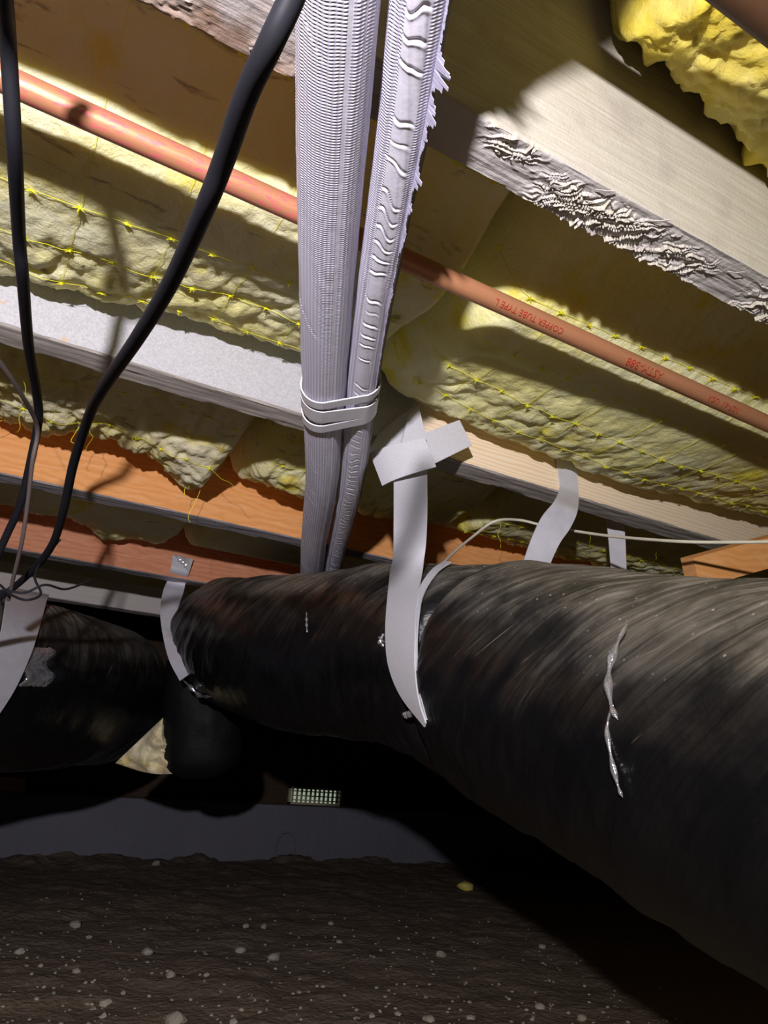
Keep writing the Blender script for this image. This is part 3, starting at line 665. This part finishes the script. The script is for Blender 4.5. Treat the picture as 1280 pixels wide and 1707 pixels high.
# short duct going down at the end of the main duct
VPp = catmull([Pd(345, 1110, 1.50), Pd(340, 1160, 1.47), Pd(338, 1230, 1.46), Pd(345, 1290, 1.46)], 60)
vd = duct
VS = np.linspace(0, 1, len(VPp))
kid(tube('duct_elbow', VPp, 0.080*np.sqrt(np.clip(1-np.clip((VS-0.75)/0.27, 0, 1)**2, 0.05, 1)), filmc, None, 50, (0, 1, 0), lambda th, s: 0.004*fbm(th*2, s*12, 3, 3)), vd)
# exposed fibreglass wedge
ww = []
n1_, n2_ = 34, 26
for i in range(n1_):
    for j in range(n2_):
        a = i/(n1_-1); b = j/(n2_-1)          # a: left-right, b: top-bottom
        top = np.array([272, 1196]); lb = np.array([192, 1272 - 8*a]); rb = np.array([308, 1286 + 4*math.sin(a*3)])
        p = top + (lb + (rb-lb)*a - top)*b
        bulge = 0.03*math.sin(math.pi*a)*math.sin(math.pi*min(1, b))
        ww.append(Pd(p[0], p[1] + 10*math.sin(a*math.pi)*b, 1.43 - bulge + 0.012*float(fbm(p[0]*0.05, p[1]*0.09, 2, 4))))
ww = np.array(ww).reshape(n1_, n2_, 3); back = ww + F_*0.05
VV = np.concatenate([ww.reshape(-1, 3), back.reshape(-1, 3)]); nf = n1_*n2_
gf = grid_faces(n1_, n2_).tolist(); gb = [[v+nf for v in f[::-1]] for f in gf]
bd = [i*n2_ for i in range(n1_)] + [(n1_-1)*n2_+j for j in range(1, n2_)] + [i*n2_+n2_-1 for i in range(n1_-2, -1, -1)] + [j for j in range(n2_-2, 0, -1)]
sd_ = [[bd[k], bd[(k+1) % len(bd)], bd[(k+1) % len(bd)]+nf, bd[k]+nf] for k in range(len(bd))]
mesh('fibreglass_wedge', VV, gf+gb+sd_, fibre('pale_fibreglass', (0.80, 0.66, 0.38), (0.80, 0.74, 0.5), (0.7, 0.55, 0.2), 0.3), None, True, None, 60, label='pale exposed fibreglass wedge between the two duct ends', category='insulation')

# ------------------------------------------------------------------ straps
def zface(x, y, Y, off=0.003): d = ray(x, y); return (Y-off)/d[1]
s1 = empty('hanging_strap', Py(700, 700, yB-0.004), 'grey webbing strap knotted on the pine joist and wrapped under the main duct', 'strap', 'duct hanger straps')
T1 = [(655, 770, 712, 765), (656, 800, 712, 790), (656, 870, 712, 860), (655, 925, 709, 915), (650, 960, 702, 960), (645, 1010, 694, 1015), (643, 1060, 692, 1065), (648, 1110, 692, 1115), (668, 1160, 698, 1165), (708, 1212, 710, 1205)]
def dh(x, y, o): return duct_hit(x, y, o) or 0.86
rows_ = []
for k, (a, b, c_, d_) in enumerate(T1):
    if k < 2: ta = tb = zface(690, 780, yB, 0.03)
    elif k == 2: ta = tb = 0.835
    else: ta = dh(a, b, 0.008) if b > 955 else 0.845; tb = dh(c_, d_, 0.008) if d_ > 955 else 0.845
    rows_.append((a, b, c_, d_, min(ta, 0.9), min(tb, 0.9)))
kid(px_ribbon('strap_webbing', rows_, strapm, n=90, thick=0.0016), s1)
s1b = [(752, 937, 740, 936), (728, 955, 718, 952), (706, 990, 698, 985), (698, 1030, 691, 1030), (695, 1090, 689, 1090), (700, 1150, 694, 1150), (712, 1200, 706, 1205)]
kid(px_ribbon('strap_webbing', [(a, b, c_, d_, dh(a, b, 0.006), dh(c_, d_, 0.006)) for a, b, c_, d_ in s1b], strapm, n=70, thick=0.0016), s1)
def flap(pts, name, fold=None, parent=None, th=0.0022):
    """quad flap from four pixel corners with depths, subdivided and slightly bowed"""
    n = 12; C4 = [Pd(*p) for p in pts]; G = np.zeros((n, n, 3)); nn_ = np.cross(C4[1]-C4[0], C4[3]-C4[0]); nn_ /= np.linalg.norm(nn_)
    if nn_ @ F_ > 0: nn_ = -nn_
    for i in range(n):
        for j in range(n):
            a, b = i/(n-1), j/(n-1)
            p = (C4[0]*(1-a)+C4[1]*a)*(1-b) + (C4[3]*(1-a)+C4[2]*a)*b
            G[i, j] = p + nn_*(0.0012*math.sin(math.pi*a) + (fold or 0)*(1-a)**4*-1)
    Bk = G - nn_*th; V = np.concatenate([G.reshape(-1, 3), Bk.reshape(-1, 3)]); N2 = n*n
    gf = grid_faces(n, n).tolist(); bd = [i*n for i in range(n)] + [(n-1)*n+j for j in range(1, n)] + [i*n+n-1 for i in range(n-2, -1, -1)] + [j for j in range(n-2, 0, -1)]
    Fq = gf + [[v+N2 for v in f[::-1]] for f in gf] + [[bd[k], bd[(k+1) % len(bd)], bd[(k+1) % len(bd)]+N2, bd[k]+N2] for k in range(len(bd))]
    return kid(mesh(name, V, Fq, strapm, None, True, None, 40), parent)
kd = zface(700, 740, yB, 0.0)
flap([(612, 751, kd-.046), (708, 730, kd-.060), (727, 778, kd-.074), (633, 806, kd-.058)], 'strap_fold', 0.010, s1)
flap([(632, 722, kd-.026), (690, 678, kd-.012), (708, 734, kd-.036), (613, 752, kd-.044)], 'strap_fold', 0, s1)
flap([(682, 690, kd-.030), (698, 676, kd-.020), (711, 733, kd-.052), (668, 742, kd-.046)], 'strap_fold', 0, s1)
flap([(702, 724, kd-.040), (766, 700, kd-.010), (787, 742, kd-.018), (716, 777, kd-.048)], 'strap_fold', 0, s1)
s2 = empty('hanging_strap', Py(943, 760, yB-0.003), 'grey strap nailed to the bare pine joist and twisting down behind the duct', 'strap', 'duct hanger straps')
z2 = zface(943, 800, yB, 0.004)
kid(px_ribbon('strap_webbing', [(926, 752, 958, 758, zface(926, 752, yB), zface(958, 758, yB)), (930, 790, 962, 795, zface(930, 790, yB), zface(962, 795, yB)), (932, 815, 964, 825, zface(932, 818, yB), zface(964, 825, yB)), (922, 838, 962, 852, .895, .915), (903, 862, 950, 880, .89, .905), (888, 892, 933, 905, .885, .895), (876, 925, 920, 932, .88, .89), (866, 960, 908, 965, .88, .89)], strapsm, n=80, thick=0.0014), s2)
s3 = empty('hanging_strap', Pd(1030, 880, 1.35), 'narrow grey strap hanging in shade behind the white cable', 'strap', 'duct hanger straps')
kid(px_ribbon('strap_webbing', [(1010, 865, 1038, 865, 1.10, 1.10), (1014, 900, 1042, 898, 1.10, 1.10), (1018, 950, 1044, 950, 1.10, 1.10)], strapsm, thick=0.0014), s3)
s4 = empty('hanging_strap', Py(303, 935, yD-0.004), 'grey strap nailed to the reddish joist, looped under the main duct end', 'strap', 'duct hanger straps')
t4 = zface(303, 935, yD)
kid(px_ribbon('strap_webbing', [(288, 926, 321, 934, zface(288, 926, yD, .008), zface(321, 934, yD, .008)), (284, 950, 314, 957, zface(284, 950, yD, .010), zface(314, 957, yD, .010)), (279, 968, 309, 974, 1.53, 1.53), (272, 985, 305, 990, 1.50, 1.50), (267, 1015, 294, 1022, 1.44, 1.44), (269, 1045, 286, 1052, 1.40, 1.40), (276, 1080, 298, 1078, 1.36, 1.35), (284, 1105, 304, 1102, 1.33, 1.32), (300, 1135, 314, 1125, 1.31, 1.30)], strapsm, n=90, thick=0.0014), s4)
kid(flap([(289, 924, t4-.010), (322, 932, t4-.010), (314, 958, t4-.010), (285, 950, t4-.010)], 'nail_plate', 0, s4), s4).data.materials[0] = steel
for (x, y) in ((303, 938), (308, 943), (298, 934)):
    c_ = Pd(x, y, t4-.013); kid(tube('nail', np.array([c_-F_*0.003, c_+F_*0.008]), 0.0026, steel, None, 10), s4)
s5 = empty('hanging_strap', Pd(40, 1000, 1.25), 'wide bright silver strap around the left duct below the cable tangle', 'strap', 'duct hanger straps')
def lh(x, y, o): return duct_hit(x, y, o, LP, 0.148) or 0.95
r5 = []
for a, b, c_, d_ in [(14, 978, 82, 992), (10, 1000, 77, 1003), (2, 1050, 62, 1058), (-10, 1095, 48, 1098), (-30, 1150, 24, 1150), (-60, 1195, -8, 1200)]:
    r5.append((a, b, c_, d_, lh(a, b, 0.009), lh(c_, d_, 0.009)))
kid(px_ribbon('strap_webbing', r5, strapsm, n=70, thick=0.0016), s5)

# ------------------------------------------------------------------ cables
def cable(L, r, mat, label, name='cable', cat='cable', n=140, seg=14, **kw):
    return tube(name, catmull([Pd(*p) for p in L], n), r, mat, None, seg, label=label, category=cat, **kw)
cable([(560, -300, .195), (525, -140, .20), (492, -20, .205), (452, 70, .21), (410, 160, .225), (372, 270, .25), (340, 350, .27), (285, 470, .32), (228, 565, .38), (170, 650, .47), (146, 700, .55), (122, 775, .62), (106, 850, .68), (86, 910, .74), (50, 955, .80), (5, 992, .85), (-60, 1030, .85)], 0.0038, cablem, 'thick black cable slanting from top centre down to the left edge')
cable([(-60, -330, .26), (-30, -180, .29), (2, -30, .32), (14, 85, .36), (24, 250, .39), (32, 400, .46), (38, 465, .49), (48, 580, .58), (61, 655, .66), (64, 700, .70), (52, 765, .73), (34, 840, .76), (12, 890, .78), (-20, 960, .80)], 0.0040, cablem, 'thick black cable hanging almost vertically at the left edge')
cable([(-40, 560, .55), (0, 605, .58), (34, 655, .62), (62, 712, .68), (54, 770, .69), (46, 840, .71), (36, 905, .73), (22, 965, .76), (14, 1000, .78)], 0.0020, cable_thin, 'thin brown-grey cable joining the black cables at the left edge')
cable([(-30, 1010, .72), (0, 985, .72), (40, 988, .72), (75, 975, .73), (110, 982, .76), (150, 968, .8)], 0.0012, cablem, 'thin black wire lying over the left duct strap', 'wire', 'wire')
cable([(0, 975, .73), (20, 992, .71), (45, 1000, .70), (68, 990, .72), (58, 962, .74), (70, 935, .78), (100, 900, .84)], 0.0012, cablem, 'thin black wire curled in a loop at the left edge', 'wire', 'wire')
cable([(712, 975, 1.12), (745, 932, 1.06), (790, 893, 1.0), (825, 869, .98), (865, 867, 1.0), (905, 876, 1.0), (950, 884, .98), (1020, 894, .92), (1120, 902, .83), (1200, 904, .80), (1320, 902, .76), (1500, 895, .7)], 0.0019, white_cable, 'thin white cable running to the right edge above the duct')
# leaning orange brace board at far right
a0, b0 = Pd(1150, 955, 0.92), Pd(1420, 880, 1.0)
ax = (b0-a0)/np.linalg.norm(b0-a0); sdv = np.cross(ax, F_); sdv /= np.linalg.norm(sdv); thv = np.cross(ax, sdv)
V = []
for p in (a0, b0):
    for (u_, v_) in ((-1, -1), (1, -1), (1, 1), (-1, 1)): V.append(p + sdv*u_*0.019 + thv*v_*0.012)
mesh('brace_board', V, [[0,1,2,3],[7,6,5,4],[0,4,5,1],[1,5,6,2],[2,6,7,3],[3,7,4,0]], woodC, None, False, None, label='orange wooden brace board rising at the right edge above the duct', category='board')

# ------------------------------------------------------------------ stones
def rock(c, r, seed, squash=0.6):
    import bmesh
    bm = bmesh.new(); bmesh.ops.create_icosphere(bm, subdivisions=2 if r > 0.008 else 1, radius=1)
    V = np.array([v.co[:] for v in bm.verts]); Fc = [[v.index for v in f.verts] for f in bm.faces]; bm.free()
    V = V*(1+0.28*fbm(V[:, 0]*1.3+seed, V[:, 1]*1.3, V[:, 2]*1.3, 3)[:, None])*np.array([1, 0.8, squash])
    a = seed*1.7; V = V@np.array([[math.cos(a), -math.sin(a), 0], [math.sin(a), math.cos(a), 0], [0, 0, 1]])
    return V*r + c, Fc
big = [(295, 1692, 17), (126, 1536, 10), (247, 1580, 9), (457, 1585, 11), (178, 1656, 9), (285, 1618, 8), (402, 1573, 8), (208, 1640, 5), (390, 1700, 7), (35, 1579, 7), (900, 1677, 8), (970, 1693, 8), (716, 1700, 10), (735, 1588, 8), (620, 1697, 6), (345, 1619, 5), (175, 1681, 6), (130, 1608, 7), (410, 1540, 6), (552, 1536, 5), (566, 1566, 6), (903, 1578, 6), (70, 1600, 5), (500, 1640, 5), (150, 1555, 5), (663, 1690, 6), (785, 1695, 7), (440, 1538, 6), (260, 1445, 6), (665, 1560, 4)]
for k, (x, y, s) in enumerate(big):
    p = Pz(x, y, 0.006); d = np.linalg.norm(p-CAM); r = s*d/FPX
    V, Fc = rock(np.zeros(3), r, k)
    o = mesh('stone', V, Fc, stonem, None, False); o.location = (p[0], p[1], float(ground_z(p[0], p[1])) + r*0.25)
    o['label'] = 'largest pale stone on the dirt at the bottom edge' if k == 0 else 'small pale stone lying on the brown dirt floor'
    o['category'] = 'stone'
    if k: o['group'] = 'loose stones on the dirt'
ga = Acc(); rs = random.Random(21)
for k in range(520):
    x = rs.uniform(-100, 1150); y = 1470 + 260*rs.random()**0.7
    p = Pz(x, y, 0.0); r = rs.uniform(0.0010, 0.0040)
    V, Fc = rock(np.array([p[0], p[1], float(ground_z(p[0], p[1]))+r*0.2]), min(r, 0.0079), k*0.37); ga.add(V, Fc)
g_ = ga.build('gravel', stonem, None, False, kind='stuff'); g_['label'] = 'fine pale gravel scattered over the brown dirt floor'; g_['category'] = 'gravel'
# small things on the floor and wall
p = Pz(775, 1478, 0.012); V, Fc = rock(p, 0.032, 5.0, 0.4); mesh('insulation_scrap', V, Fc, ins_bright, None, True, None, None, label='small yellow insulation scrap on the dirt at the shadow edge', category='scrap')
p = Py(14, 1300, 2.755); box('wood_block', (p[0]-0.09, 2.73, WT+0.0045), (p[0]+0.05, 2.798, WT+0.045), wood('brown_block', (0.36, 0.2, 0.13), (0.28, 0.16, 0.1), (0.4, 0.25, 0.17)).m, None, label='brown wood block on top of the back wall at the left edge', category='block')
c_ = Py(476, 1412, 2.765); ang = np.linspace(0, 2*np.pi, 40, endpoint=False)
tube('hose_ring', [c_ + np.array([0.038*math.cos(a), 0.0, 0.050*math.sin(a)]) for a in np.linspace(0.2, 6.2, 50)], 0.0035, conc, None, 8, label='faint pale ring leaning at the foot of the back wall', category='ring')
